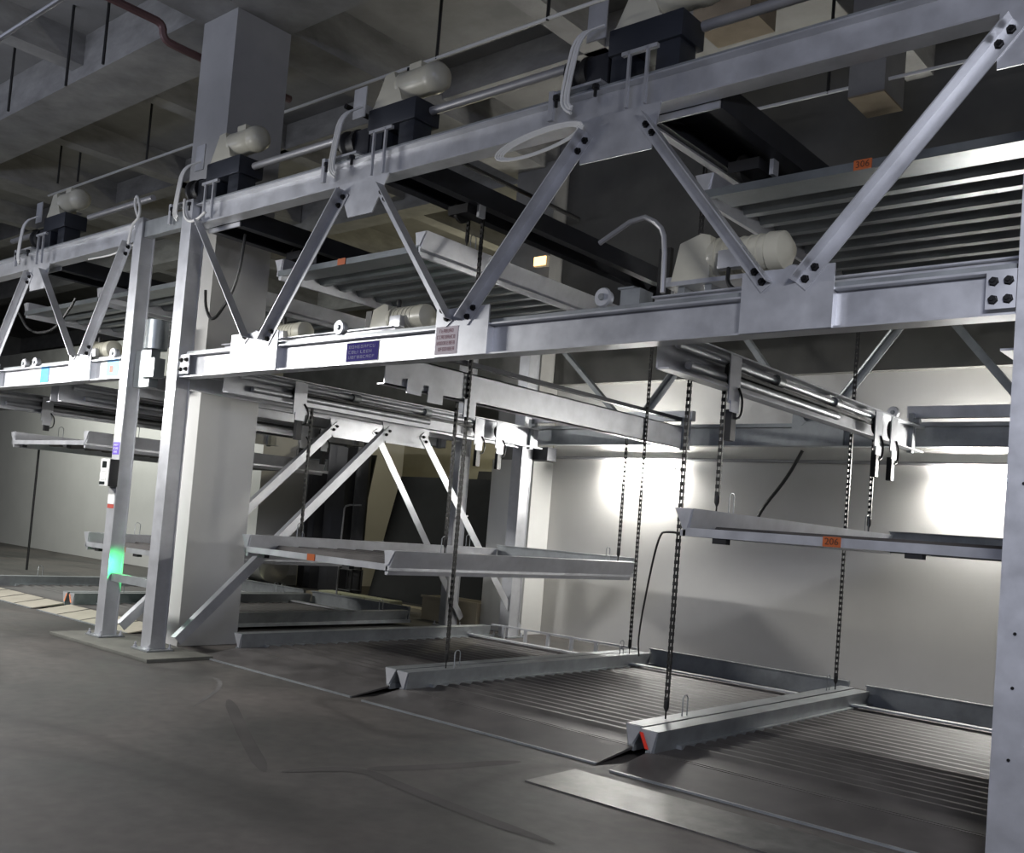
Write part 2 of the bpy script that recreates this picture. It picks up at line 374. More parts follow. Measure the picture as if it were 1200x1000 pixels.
side_frame('inverted V side bracing behind the keypad post', -10.0, 7.95, 8.6, 2.70)

# ------------------------------------------------------------------ car platforms
def pallet(label, x0, W, y0, z, L=3.85, ground=False, number=None, tagx=None, group='car platforms', under='deck', ramp=.42, cap='zinc', refl=None, hooks=(1, 1), rail=False, dn=None, top=.165, name='car_platform'):
    t = thing(name, label, 'platform', (x0 + W / 2, y0 + L / 2, z)); x1 = x0 + W
    # corrugated deck: ridges run across the width
    pitch, up, th = (.15 if ground else .26), (.022 if ground else .05), .006; y = y0 + (.30 if not ground else .30); prof = [(y0 + .02, z + .02)]
    while y < y0 + L - .25:
        prof += [(y, z + .02), (y + pitch * .2, z + .02 + up), (y + pitch * .52, z + .02 + up), (y + pitch * .72, z + .02)]; y += pitch
    prof.append((y0 + L - .02, z + .02))
    m = MB(); low = [(a, b - th) for a, b in prof]
    vt = [[m.bm.verts.new((x, a, b)) for a, b in prof] for x in (x0 + .085, x1 - .085)]
    vl = [[m.bm.verts.new((x, a, b)) for a, b in low] for x in (x0 + .085, x1 - .085)]
    for A in (vt, vl):
        for i in range(len(prof) - 1): m.bm.faces.new([A[0][i], A[0][i + 1], A[1][i + 1], A[1][i]])
    for e in (0, 1):
        for i in range(len(prof) - 1): m.bm.faces.new([vt[e][i], vt[e][i + 1], vl[e][i + 1], vl[e][i]])
    for i in (0, len(prof) - 1): m.bm.faces.new([vt[0][i], vt[1][i], vl[1][i], vl[0][i]])
    m.build('deck', under, t)
    sides = []; dn = dn if dn is not None else (.005 if ground else .05)
    for s in (0, 1):
        X = (lambda v: x0 + v) if s == 0 else (lambda v: x1 - v)
        m = MB().prism([(X(0), z + top), (X(.145), z + top), (X(.143), z + top - .014), (X(.118), z - dn), (X(.085), z - dn)], 'Y', y0 + .0, y0 + L - .1)
        m.box(min(X(.06), X(.10)), max(X(.06), X(.10)), y0 - .012, y0 + L, z - .012, z + .03)
        if ground: m.box(min(X(.10), X(.165)), max(X(.10), X(.165)), y0 + .28, y0 + L - .04, z, z + .047)
        b = m.build('side_beam', cap, t); sides.append(b)
        MB().prism([(X(.004), z + top - .004), (X(.139), z + top - .004), (X(.098), z + .0)], 'Y', y0 - .01, y0 - .002).build('end_cap', 'zinc', b)
        if refl:
            MB().bar((X(.018), y0 - .012, z + top - .02), (X(.07), y0 - .012, z + .04), (1, 0, 0), (0, 1, 0), -.014, .014, -.004, .0).build('reflector', refl, b)
    MB().box(x0 + .08, x1 - .08, y0 - .012, y0 + .02, z - .012, z + (.018 if ground else .045)).build('front_edge', under if ground or under == 'deck_upper' else 'zinc', t)
    if rail:
        MB().box(x0 + .09, x1 - .09, y0 + L - .03, y0 + L, z + .165, z + .185).build('rear_rail', 'zinc', t)
        for q in range(6):
            xx = x0 + .3 + q * (W - .6) / 5; MB().box(xx - .02, xx + .02, y0 + L - .03, y0 + L, z, z + .165).build('rear_rail_post', 'zinc', t)
    m = MB() if rail else MB().box(x0 + .09, x1 - .09, y0 + L - .03, y0 + L, z, z + .20).box(x0 + .09, x1 - .09, y0 + L - .06, y0 + L, z + .2, z + .212)
    if not rail: m.build('rear_stop', 'zinc_dark', t)
    MB().box(x0 + .09, x1 - .09, y0 + L - .5, y0 + L - .42, z + .055, z + .072).build('wheel_stop_bar', 'zinc', t)
    for s, xx in ((0, x0 + .07), (1, x1 - .07)):
        if not hooks[s]: continue
        for yy in (y0 + .62, y0 + L - .62):
            MB().tube([(xx - .0, yy, z + top - .03), (xx, yy, z + top + .13), (xx, yy + .02, z + top + .15), (xx, yy + .05, z + top + .15), (xx, yy + .07, z + top + .13), (xx, yy + .07, z + top - .03)], .0045, 6).build('hook_bar', 'zinc_dark', t)
    if number is not None:
        tx = tagx if tagx is not None else (x0 + x1) / 2
        p = MB().box(tx - .056, tx + .056, y0 - .02, y0 - .0125, z - .012, z + .05).build('number_plate', 'orange', t, 'orange number plate')
        if number: text_mesh(number, .06, (tx, y0 - .021, z + .019), 'ink', 'number', p)
    if ground:
        MB().prism([(y0 - ramp, .002), (y0 + .0, z - .0), (y0 + .0, z + .018), (y0 - ramp, .012)], 'X', x0 + .07, x1 - .07).build('entry_ramp', 'ramp_light' if refl == 'orange_white' else 'deck', t)
        if refl == 'orange_white':
            for q in (.25, .5, .75): MB().hexa([(x0 + W * q - .012, y0 - ramp, .0125), (x0 + W * q + .012, y0 - ramp, .0125), (x0 + W * q + .012, y0 - .01, z + .0185), (x0 + W * q - .012, y0 - .01, z + .0185), (x0 + W * q - .012, y0 - ramp, .015), (x0 + W * q + .012, y0 - ramp, .015), (x0 + W * q + .012, y0 - .01, z + .021), (x0 + W * q - .012, y0 - .01, z + .021)]).build('ramp_joint', 'bolt', t)
        MB().box(x0 + .07, x1 - .07, y0 - ramp - .02, y0 - ramp, .001, .014).build('ramp_edge', 'zinc_dark', t)
    elif under != 'deck_upper':
        MB().box(x0 + .3, x0 + .4, y0 + .0, y0 + .06, z - .05, z - .013).build('sensor_block', 'black', t)
        MB().box(x1 - .7, x1 - .6, y0 + .0, y0 + .06, z - .045, z - .013).build('sensor_block', 'black', t)
    return t
gz = .055
pallet('ground platform in front of the column, left of the three bays', -8.62, 2.44, 5.82, gz, ground=True, hooks=(0, 0), rail=True, under='deck', cap='zinc_dark')
pallet('centre ground platform hung on four long chains', -6.155, 2.49, 5.80, gz, ground=True, under='deck', cap='zinc_dark')
pallet('nearest ground platform beside the right post, red reflector at its corner', -3.64, 2.36, 5.72, gz, ground=True, under='deck', cap='zinc_dark', refl='red', hooks=(0, 0))
pallet('raised platform at eye level in the right bay with plate 206', -3.53, 2.25, 5.78, 1.555, number='206', tagx=-2.41, dn=.0, top=.178)
pallet('raised platform low across the left bay beside the painted column', -8.58, 2.30, 5.78, 1.06, number='', tagx=-7.42)
pallet('upper right platform with plate 306, seen from below', -3.56, 2.28, 5.78, 3.88, number='306', tagx=-2.37, under='deck_upper')
pallet('upper platform in the left main bay, ribbed underside, seen between the braces', -8.45, 2.22, 5.78, 3.87, number='', tagx=-7.36, under='deck_upper')
pallet('hanging platform of the left neighbouring bay below its girder', -14.43, 2.33, 5.78, 2.13, group='car platforms')
pallet('top platform of the left neighbouring bay with turned-up ends', -14.46, 2.33, 5.78, 3.97, under='deck_upper')
pallet('half-lowered platform behind the two close posts with small orange plate', -11.97, 1.93, 5.78, .87, number='', tagx=-10.95)
pallet('second top platform of the left bay, behind the keypad post', -12.08, 1.95, 5.78, 3.97, under='deck_upper')
pallet('left neighbouring ground platform nearest the keypad post, orange reflector', -12.55, 2.4, 5.95, gz, ground=True, refl='orange_white', cap='zinc_dark')
pallet('ground platform at the far left edge of the picture', -15.02, 2.43, 5.95, gz, ground=True, refl='orange_white', cap='zinc_dark')

# ------------------------------------------------------------------ chains
def chain(label, x, y, z0, z1, group, r=.85):
    t = thing('hoist_chain', label, 'chain', (x, y, z0), group)
    m = MB(); z = z0 + .13; p = .052; w = .017 * r
    m.box(x - w, x - w + .005, y - .009, y + .009, z, z1).box(x + w - .005, x + w, y - .009, y + .009, z, z1)
    while z < z1 - p:
        m.box(x - w - .002, x + w + .002, y - .0105, y + .0105, z, z + p * .52); z += p
    m.build('links', 'chain', t)
    MB().lathe((x, y, z0), (0, 0, 1), [(0, .006), (.05, .006), (.08, .02), (.13, .02)], 8).build('end_pin', 'chain', t)
    return t
g2 = 'four long chains holding the centre ground platform'
chain('long chain at the front left corner of the centre ground platform', -6.07, 6.3, gz + .165, 4.3, g2)
chain('long chain at the front right corner of the centre ground platform, above the reflector', -3.74, 6.2, gz + .165, 4.3, g2)
chain('long chain at the rear right corner of the centre ground platform', -3.72, 9.2, gz + .165, 4.3, g2)
chain('long chain at the rear left corner of the centre ground platform, by the wall lamp', -6.07, 9.2, gz + .165, 4.3, g2)
g3 = 'short chains holding the raised right platform'
chain('short chain at the front of the raised platform with plate 206', -3.46, 6.22, 1.72, 2.64, g3)
chain('short chain at the rear of the raised platform with plate 206', -3.46, 9.1, 1.72, 2.64, g3)
g4 = 'chains holding the raised left platform'
chain('chain at the front right corner of the raised left platform', -6.35, 6.45, 1.22, 2.64, g4)
chain('chain at the front left corner of the raised left platform', -8.51, 6.45, 1.22, 2.64, g4)
chain('chain at the rear right corner of the raised left platform, in the wall lamp glare', -6.35, 9.25, 1.22, 2.64, g4)
g5 = 'chains holding the upper left platform'
chain('chain at the right wing of the upper left platform', -6.3, 6.35, 4.03, 4.35, g5)
small('thin dark rod hanging in front of the far left white wall', 'rod', 'hanging_rod', MB().tube([(-17.52, 7.5, .1), (-17.52, 7.5, 2.4)], .02, 8), 'rod', (-17.52, 7.5, .1))

# ------------------------------------------------------------------ carriages (sliding frames under the lower girder)
def carriage(label, x0, x1, wx=None, gb=2.24, plain_right=True, blocks=True, loc=None, front_y=5.32):
    t = thing('sliding_carriage', label, 'frame', ((x0 + x1) / 2, 7.8, 2.6)); z0, z1 = 2.6, 2.86
    for s, x in ((1, x0), (-1, x1)):
        m = MB().box(min(x, x + .012 * s), max(x, x + .012 * s), front_y, 10.2, z0, z1)
        if s == 1:
            m.box(x, x + .10, front_y, 10.2, z0, z0 + .012).box(x, x + .10, front_y, 10.2, z1 - .012, z1)
        else:
            m.box(x - .09, x, front_y, 10.2, z0, z0 + .012).box(x - .09, x, front_y, 10.2, z1 - .012, z1)
        m.build('side_beam', 'zinc', t)
    xl = x0 + .06
    MB().cyl((xl, front_y + .15, 2.79), (xl, 9.0, 2.79), .026, 10).build('drive_shaft', 'zinc', t)
    MB().tube([(xl, front_y + .3, 2.68), (xl, 8.1, 2.68)], .03, 10).build('tension_rod', 'zinc', t)
    MB().box(xl - .02, xl + .03, 6.2, 8.9, 2.715, 2.74).build('chain_run', 'chain', t)
    for y in (6.9, 8.0): MB().lathe((xl, y, 2.79), (0, 1, 0), [(0, .045), (.1, .045)], 10).build('bearing', 'zinc_dark', t)
    MB().box(x0 - .06, x1 + .05, 5.34, 5.42, 2.95, 3.07).box(x0 - .06, x1 + .05, 5.30, 5.42, 3.07, 3.08).build('front_cross_beam', 'zinc', t)
    MB().box(x0 - .06, x1 + .05, 10.12, 10.2, 2.95, 3.07).build('rear_cross_beam', 'zinc', t)
    for x in (x0, x1 - .012):
        MB().box(x, x + .012, 5.34, 5.5, z1, 3.0).box(x, x + .012, 10.06, 10.2, z1, 3.0).build('hanger_plate', 'zinc', t)
    for x in wx or (x0 - .14, x1 - .05):
        for y in (5.085, 10.35):
            w = MB().lathe((x, y - .03, 3.04), (0, 1, 0), [(0, .058), (.015, .066), (.03, .054), (.06, .054)], 18).build('travel_wheel', 'zinc', t)
            MB().lathe((x, y - .045, 3.04), (0, 1, 0), [(0, .02), (.016, .024)], 12).build('axle_cap', 'zinc_dark', w)
    if blocks:
        for y in (6.1, 8.85, 9.25):
            p = MB().box(xl + .04, xl + .05, y, y + .16, 2.5, 2.84).box(xl + .05, xl + .06, y + .02, y + .14, 2.44, 2.52).build('sprocket_plate', 'zinc', t)
            MB().box(xl + .0, xl + .05, y + .06, y + .13, gb, 2.46).build('guide_block', 'black', p)
            MB().tube([(xl + .055, y + .13, 2.62), (xl + .06, y + .19, 2.55), (xl + .06, y + .18, 2.42), (xl + .05, y + .12, 2.40)], .009, 6, 2).build('cable', 'black_cable', p)
            MB().lathe((xl + .01, y + .08, 2.72), (1, 0, 0), [(0, .09), (.025, .09)], 18).build('sprocket', 'chain', p)
    MB().box(x0 + .0, x0 + .05, 10.0, 10.06, 2.58, 2.98).lathe((x0 + .05, 10.03, 2.9), (1, 0, 0), [(0, .03), (.06, .03)], 10).build('end_bracket', 'zinc_dark', t)
    MB().box(x1 - .02, x1 + .04, 10.0, 10.06, 2.58, 2.98).build('end_bracket', 'zinc_dark', t)
    return t
carriage('sliding hoist frame under the girder in the right bay, nearest the right post', -3.47, -1.32, (-3.75, -2.45))
c1 = carriage('sliding hoist frame of the left main bay with a broad pale side beam', -8.47, -6.09, (-7.6, -6.42))
MB().box(-6.16, -6.10, 5.45, 10.0, 2.93, 2.97).build('cable_tray', 'dark_steel', c1)
MB().box(-6.075, -6.065, 5.55, 5.72, 2.56, 2.68).build('bracket_plate', 'zinc', c1)
MB().box(-6.075, -6.065, 5.8, 5.98, 2.52, 2.66).build('bracket_plate', 'zinc', c1)
MB().box(-6.075, -6.06, 6.25, 6.4, 2.46, 2.62).build('bracket_plate', 'zinc', c1)
carriage('sliding hoist frame of the left neighbouring bay, beside the keypad post', -12.05, -10.2)
carriage('sliding hoist frame at the far left under the white-lit girder', -14.4, -12.25, (-14.2, -12.5), 2.36)

# ------------------------------------------------------------------ overhead hoist rails and gear motors
def overhead(label, xc, dz=0., hs=.22):
    t = thing('overhead_hoist_rail', label, 'rail', (xc, 7.7, 4.2), 'overhead hoist rails')
    for s in (-1, 1):
        x = xc + s * hs
        MB().box(x - .05, x + .05, 5.22, 10.2, 4.2 + dz, 4.212 + dz).box(x + s * .038, x + s * .05, 5.22, 10.2, 4.212 + dz, 4.36 + dz).build('channel', 'dark_steel', t)
    MB().box(xc - hs - .05, xc + hs + .05, 5.2, 10.2, 4.36 + dz, 4.372 + dz).build('cover_plate', 'dark_steel', t)
    MB().box(xc - hs - .05, xc + hs + .05, 5.185, 5.2, 4.19 + dz, 4.235 + dz).build('front_edge', 'zinc', t)
    for y in (6.12, 9.3):
        p = MB().box(xc - .12, xc + .12, y - .1, y + .1, 4.12 + dz, 4.2 + dz).build('sprocket_case', 'black', t)
        MB().lathe((xc - .06, y, 4.17 + dz), (1, 0, 0), [(0, .1), (.03, .1)], 18).build('sprocket', 'chain', p)
        MB().box(xc + .16, xc + .19, y - .02, y + .06, 4.09 + dz, 4.2 + dz).build('guide_block', 'zinc', p)
    return t
o3 = overhead('dark overhead hoist rail at the upper right, below the cable-draped motor', -3.33)
MB().box(-3.61, -3.55, 5.2, 6.9, 4.185, 4.2).build('bright_flange', 'zinc', o3, 'bright galvanized lower flange')
overhead('dark overhead hoist rail above the chains of the centre bay', -6.12, .12, .15)
overhead('dark overhead hoist rail beside the concrete column', -8.5)
overhead('dark overhead hoist rail over the left neighbouring bay', -12.3)

def hoist(xc, label):
    """motor, gear case and chain box standing on the upper beam"""
    t = thing('hoist_motor', label, 'motor', (xc, 5.2, 4.487), 'hoist motors on the upper girder')
    y, z = 5.3, 5.09; x = xc - .05
    b = MB().lathe((x + .0, y, z), (1, 0, 0), [(0, .11), (.02, .122), (.05, .122), (.06, .118), (.33, .118), (.34, .124), (.39, .124), (.45, .112), (.49, .075), (.5, .02)], 22).build('motor_body', 'cream', t)
    MB().box(x + .12, x + .26, y - .06, y + .06, z + .1, z + .155).build('terminal_box', 'cream', b)
    MB().lathe((x + .04, y, z + .11), (0, 0, 1), [(0, .012), (.06, .012)], 8).build('eye_bolt', 'black', b)
    MB().prism([(x - .26, z - .17), (x + .14, z - .17), (x + .08, z - .1), (x - .0, z + .11), (x - .12, z + .10), (x - .17, z - .06)], 'Y', y - .11, y + .11).build('gear_case', 'cream', t, bevel=.012)
    c = MB().box(x - .28, x + .3, y - .12, y + .16, 4.74, z - .17).build('base_box', 'blackgear', t, bevel=.01)
    MB().box(x - .26, x - .1, y - .1, y + .1, 4.487, 4.74).build('bearing_stand', 'blackgear', t, bevel=.01)
    MB().box(x + .1, x + .28, y - .1, y + .1, 4.487, 4.74).build('bearing_stand', 'blackgear', t, bevel=.01)
    MB().lathe((x - .68, y, 4.72), (1, 0, 0), [(0, .09), (.03, .13), (.06, .13), (.08, .1), (.14, .1), (.16, .12), (.2, .12)], 18).build('coupling', 'black', t)
    MB().box(x - .5, x - .3, y - .08, y + .08, 4.487, 4.80).build('brake_box', 'dark_steel', t, bevel=.008)
    MB().box(x - .44, x - .28, y - .16, y - .15, 4.86, 5.12).build('cover_plate', 'zinc', t)
    MB().box(x - .62, x - .2, 5.02, 5.12, 4.487, 4.505).box(x - .62, x - .58, 5.0, 5.03, 4.3, 4.505).build('foot_plate', 'zinc', t)
    for k in (.02, .16):
        MB().box(x + k, x + k + .018, 5.0, 5.022, 4.25, 4.62).build('clamp_strap', 'zinc', t)
    MB().box(x - .03, x + .24, 5.0, 5.03, 4.6, 4.625).build('clamp_bar', 'zinc', t)
    for k in (-.55, -.22):
        MB().lathe((x + k, 5.0, 4.46), (0, 0, -1), [(0, .025), (.03, .025), (.03, .012), (.08, .012)], 6).build('bolt', 'bolt', t)
    for q in (0, .03, .055):
        MB().tube([(x - .32 + q, 5.1, 4.92), (x - .42 + q, 4.99, 4.84), (x - .47 + q, 4.985, 4.6), (x - .5 + q, 4.985, 4.4), (x - .46 + q, 4.985, 4.34), (x - .4, 4.985, 4.3 + q)], .011, 6, 2).build('white_cable', 'white_cable', t)
    return t
h0 = hoist(-6.1, 'cream hoist motor on the upper girder, right of the concrete column')
dup(h0, (-3.62, 5.2, 4.487), 'hoist motor with white cables at the top right, motor cut by the frame')
dup(h0, (-8.58, 5.2, 4.487), 'cream hoist motor in front of the concrete column')
dup(h0, (-12.3, 5.2, 4.487), 'cream hoist motor of the left neighbouring bay')
for a, b, lab in ((-13.9, -12.6, 'far left'), (-11.7, -10.2, 'left neighbouring bay'), (-8.28, -6.78, 'between the column motor and the middle motor'), (-5.8, -4.3, 'between the middle motor and the right motor'), (-3.3, -1.4, 'at the top right corner')):
    small('round drive shaft above the upper girder, ' + lab, 'shaft', 'drive_shaft', MB().lathe((a, 5.32, 4.83), (1, 0, 0), [(0, .034), (b - a, .034)], 14), 'pipe_grey', ((a + b) / 2, 5.32, 4.8), 'drive shafts along the upper girder')

# lower gear motors standing on the carriages
def gearmotor(x, y, z, s, label, wheel=True):
    t = thing('gear_motor', label, 'motor', (x, y, z), 'gear motors on the lower girder')
    c = z + .29 * s
    b = MB().lathe((x, y, c), (1, 0, 0), [(0, .12 * s), (.02, .135 * s), (.06 * s, .135 * s), (.065 * s, .118 * s), (.40 * s, .118 * s), (.41 * s, .128 * s), (.5 * s, .122 * s), (.55 * s, .05 * s)], 22).build('motor_body', 'cream', t)
    for k in range(5): MB().lathe((x + (.1 + .06 * k) * s, y, c), (1, 0, 0), [(0, .123 * s), (.012 * s, .123 * s)], 22).build('cooling_rib', 'cream', b)
    MB().lathe((x + .08 * s, y - .015, c + .12 * s), (0, 0, 1), [(0, .02 * s), (.05 * s, .03 * s), (.08 * s, .02 * s)], 10).build('eye_bolt', 'chain', b)
    MB().prism([(x - .26 * s, c - .19 * s), (x + .04 * s, c - .17 * s), (x + .03 * s, c + .13 * s), (x - .04 * s, c + .15 * s), (x - .2 * s, c + .10 * s)], 'Y', y - .12 * s, y + .12 * s).build('gear_case', 'cream', t, bevel=.015 * s)
    MB().box(x - .33 * s, x - .22 * s, y - .05 * s, y + .05 * s, c - .16 * s, c - .1 * s).build('output_shaft', 'zinc', t)
    MB().box(x + .12 * s, x + .28 * s, y - .17 * s, y - .1 * s, c - .12 * s, c + .0).build('terminal_box', 'zinc', t, bevel=.006)
    MB().box(x - .28 * s, x + .5 * s, y - .14 * s, y + .14 * s, z + .10 * s, z + .13 * s).build('base_plate', 'zinc', t)
    for k in (-.2, .0, .38): MB().box(x + k * s, x + (k + .05) * s, y - .1 * s, y + .1 * s, z, z + .10 * s).build('foot', 'zinc_dark', t)
    MB().box(x - .42 * s, x - .33 * s, y - .02, y + .02, z + .02 * s, c + .12 * s).build('drive_chain', 'chain', t)
    MB().tube([(x + .2 * s, y - .16 * s, c - .12 * s), (x + .22 * s, y - .2 * s, c - .25 * s), (x + .34 * s, y - .2 * s, c - .3 * s), (x + .6 * s, y - .12 * s, c - .26 * s)], .014 * s, 8, 2).build('cable', 'black_cable', t)
    if wheel:
        MB().box(x - .66 * s, x - .5 * s, y - .1 * s, y + .06 * s, z, z + .13 * s).box(x - .68 * s, x - .55 * s, y - .11 * s, y + .0, z + .13 * s, z + .145 * s).build('wheel_bracket', 'zinc_dark', t)
    return t
gearmotor(-3.26, 5.6, 3.08, 1.0, 'cream gear motor on the lower girder in the right bay')
gearmotor(-6.45, 5.68, 2.99, .85, 'small grey-cream gear motor above the blue sticker')
gearmotor(-8.1, 5.68, 2.99, .8, 'gear motor half hidden behind the left brace by the column')
gearmotor(-11.9, 5.68, 3.03, .85, 'gear motor on the white-lit left girder')

# ------------------------------------------------------------------ signs, labels, keypad
def marks(parent, x0, x1, y, z0, z1, rows, mname, n=9, seed=1, name='lettering'):
    r = random.Random(seed); m = MB(); h = (z1 - z0) / rows
    for k in range(rows):
        zc = z1 - (k + .5) * h; w = (x1 - x0) / n; st = r.randint(0, 1)
        for i in range(st, n - r.randint(0, 1)):
            a = x0 + i * w
            m.box(a, a + w * .12, y - .0015, y, zc - h * .28, zc + h * .28)
            for q in (-.26, 0, .24):
                if r.random() < .75: m.box(a, a + w * .68, y - .0015, y, zc + h * q - h * .035, zc + h * q + h * .035)
            if r.random() < .6: m.box(a + w * .56, a + w * .68, y - .0015, y, zc - h * .28, zc + h * .28)
    return m.build(name, mname, parent)
s = thing('blue_sticker', 'deep blue sticker on the lower girder beam', 'sticker', (-6.13, 5.092, 2.75))
MB().box(-6.33, -5.935, 5.0905, 5.0925, 2.752, 2.905).build('sheet', 'blue', s); marks(s, -6.3, -5.97, 5.0905, 2.765, 2.892, 3, 'blue_mark', 9, 3)
MB().box(-6.336, -5.929, 5.0925, 5.0945, 2.744, 2.912).build('backing', 'label_white', s)
s = thing('paper_notice', 'pale paper notice with faded red lettering on the gusset plate', 'notice', (-5.1, 5.017, 2.735))
MB().box(-5.215, -4.99, 5.015, 5.0175, 2.735, 2.94).build('sheet', 'paper', s); marks(s, -5.2, -5.01, 5.015, 2.75, 2.93, 4, 'red_ink', 9, 5)
s = thing('company_sticker', 'white sticker with a sky blue end on the left girder', 'sticker', (-12.13, 5.122, 2.80))
MB().box(-12.46, -11.91, 5.121, 5.124, 2.80, 2.975).build('sheet', 'label_white', s); MB().box(-12.13, -11.91, 5.119, 5.1215, 2.80, 2.975).build('blue_end', 'sky_blue', s)
s = thing('logo_sticker', 'blue sticker with an orange mark beside the keypad post', 'sticker', (-10.36, 5.122, 2.80))
MB().box(-10.55, -10.2, 5.121, 5.124, 2.80, 2.975).build('sheet', 'label_white', s); MB().box(-10.47, -10.21, 5.119, 5.1215, 2.81, 2.972).build('blue_panel', 'sky_blue', s)
MB().box(-10.40, -10.33, 5.117, 5.1195, 2.85, 2.92).build('orange_mark', 'orange', s)
def post_label(lab, z0, z1, mname, name='post_label', marks_m=None):
    t = thing(name, lab, 'label', (-9.9, 5.028, z0))
    MB().box(-9.97, -9.835, 5.027, 5.0295, z0, z1).build('sheet', mname, t)
    if marks_m: marks(t, -9.96, -9.85, 5.027, z0 + .01, z1 - .01, 3, marks_m, 5, int(z0 * 100))
post_label('violet label on the keypad post above the keypad', 1.94, 2.07, 'violet', marks_m='label_white')
post_label('pale yellow label on the keypad post, above the violet one', 2.12, 2.2, 'label_yellow')
post_label('white label with a red stripe on the keypad post, below the keypad', 1.42, 1.58, 'label_white')
post_label('red printed strip under the white label on the keypad post', 1.375, 1.415, 'label_red')
k = thing('keypad_box', 'grey keypad control box mounted on the left one of the close posts', 'keypad', (-9.9, 4.99, 1.6))
MB().box(-9.98, -9.80, 4.93, 5.029, 1.6, 1.885).build('housing', 'black', k, bevel=.006)
f = MB().box(-9.98, -9.80, 4.918, 4.93, 1.6, 1.885).build('front_plate', 'keypad_grey', k, bevel=.004)
MB().box(-9.94, -9.85, 4.915, 4.9185, 1.79, 1.86).build('display', 'lens', f)
for i in range(3):
    for j in range(4):
        MB().box(-9.945 + i * .038, -9.92 + i * .038, 4.913, 4.9185, 1.665 + j * .03, 1.683 + j * .03).build('key', 'label_white', f)
MB().box(-9.97, -9.86, 4.914, 4.9185, 1.615, 1.645).build('card_slot', 'lens', f)

# ------------------------------------------------------------------ cables
def cable(label, pts, r, mname='black_cable', name='cable', cat='cable', sm=2):
    return tag(MB().tube([Vector(p) - Vector((0, 0, 0)) for p in pts], r, 8, sm).build(name, mname, origin=pts[0]), label, cat)
coil = MB()
for q in range(4):
    pts = []
    for i in range(25):
        a = 2 * PI * i / 24
        pts.append((-4.33 + (.33 + .018 * q) * math.cos(a), 4.985 - .006 * q - .02 * math.sin(a), 4.15 + (.05 + .007 * q) * math.sin(a) + .035 * math.cos(a)))
    coil.tube(pts, .008, 6)
tag(coil.build('cable_coil', 'white_cable', origin=(-4.42, 5.0, 4.19)), 'white cable coiled against the upper girder beam', 'cable')
cable('white cable bundle drooping at the top of the right close post', [(-8.92, 4.98, 4.5), (-8.9, 4.97, 4.35), (-8.8, 4.97, 4.25), (-8.66, 4.98, 4.25), (-8.55, 5.0, 4.32)], .014, 'white_cable')
cable('white cable loop at the top of the keypad post', [(-9.85, 5.0, 4.44), (-9.95, 4.98, 4.62), (-9.9, 4.98, 4.72), (-9.8, 4.98, 4.55), (-9.84, 4.99, 4.44), (-9.97, 4.99, 4.4), (-10.03, 5.0, 4.2)], .014, 'white_cable')
cable('thin white cable hanging under the left upper beam', [(-10.0, 5.05, 4.2), (-10.4, 5.04, 4.14), (-11.0, 5.04, 4.16)], .01, 'white_cable')
cable('black cable looped beside the column behind the left brace', [(-8.45, 5.4, 4.2), (-8.5, 5.4, 3.75), (-8.7, 5.4, 3.5), (-8.9, 5.4, 3.35), (-9.05, 5.4, 3.5), (-9.1, 5.41, 3.7)], .016)
cable('black cable sagging under the far left upper platform', [(-13.4, 5.3, 3.8), (-13.0, 5.3, 3.5), (-12.3, 5.3, 3.48), (-11.9, 5.3, 3.75), (-11.8, 5.3, 3.85)], .016)
cable('black cable hanging loose on the white back wall', [(-5.55, 10.95, 1.75), (-5.5, 10.95, 1.95), (-5.2, 10.98, 2.35), (-5.03, 11.0, 2.7)], .022)
cable('thin cable bent from the raised right platform down to the ground', [(-3.5, 5.85, 1.56), (-3.66, 5.9, 1.565), (-3.9, 6.2, 1.55), (-4.05, 6.35, 1.3), (-5.0, 7.7, .6), (-5.75, 8.9, .26)], .008, 'rod')
small('grey conduit run along the white back wall', 'conduit', 'wall_conduit', MB().tube([(-8.9, 11.17, 2.585), (8, 11.17, 2.585)], .022, 8), 'pipe_grey', (-3, 11.17, 2.58))
cable('bent grey pipe stub above the right gear motor', [(-4.0, 5.32, 3.5), (-3.68, 5.32, 3.65), (-3.52, 5.32, 3.56), (-3.47, 5.32, 3.45), (-3.46, 5.32, 3.1)], .018, 'pipe_grey', 'bent_pipe', 'pipe', 1)

# ceiling conduits, pipes, hanger rods
small('thin light conduit high across the ceiling behind the column', 'conduit', 'ceiling_conduit', MB().tube([(-17, 7, 6.5), (-4.0, 7, 6.45)], .018, 8), 'white_cable', (-10, 7, 6.45))
small('thin light conduit crossing the upper right behind the girder', 'conduit', 'ceiling_conduit', MB().tube([(-5.0, 9, 6.05), (3, 9, 5.98)], .018, 8), 'white_cable', (-3, 9, 6.0))
cable('rust red sprinkler pipe with a double bend left of the column', [(-10.1, -3, 6.72), (-10.1, 5.0, 6.72), (-10.1, 5.18, 6.72), (-10.1, 5.2, 6.55), (-10.1, 5.38, 6.54), (-10.1, 5.44, 6.54), (-10.1, 6.9, 6.54)], .045, 'pipe_red', 'sprinkler_pipe', 'pipe', 2)
small('light pipe under the ceiling at the top left corner', 'pipe', 'ceiling_pipe', MB().tube([(-13, 3, 5.16), (-2, 3, 5.16)], .02, 8), 'pipe_grey', (-8, 3, 5.16))
small('dark pipe running in depth right of the column near the ceiling', 'pipe', 'ceiling_pipe', MB().tube([(-8.6, 6.6, 6.0), (-8.6, 10.9, 6.0)], .03, 8), 'rod', (-8.6, 8.5, 6.0))
small('second dark pipe running in depth right of the column, lower', 'pipe', 'ceiling_pipe', MB().tube([(-8.7, 6.6, 5.55), (-8.7, 10.9, 5.55)], .025, 8), 'rod', (-8.7, 8.5, 5.5))
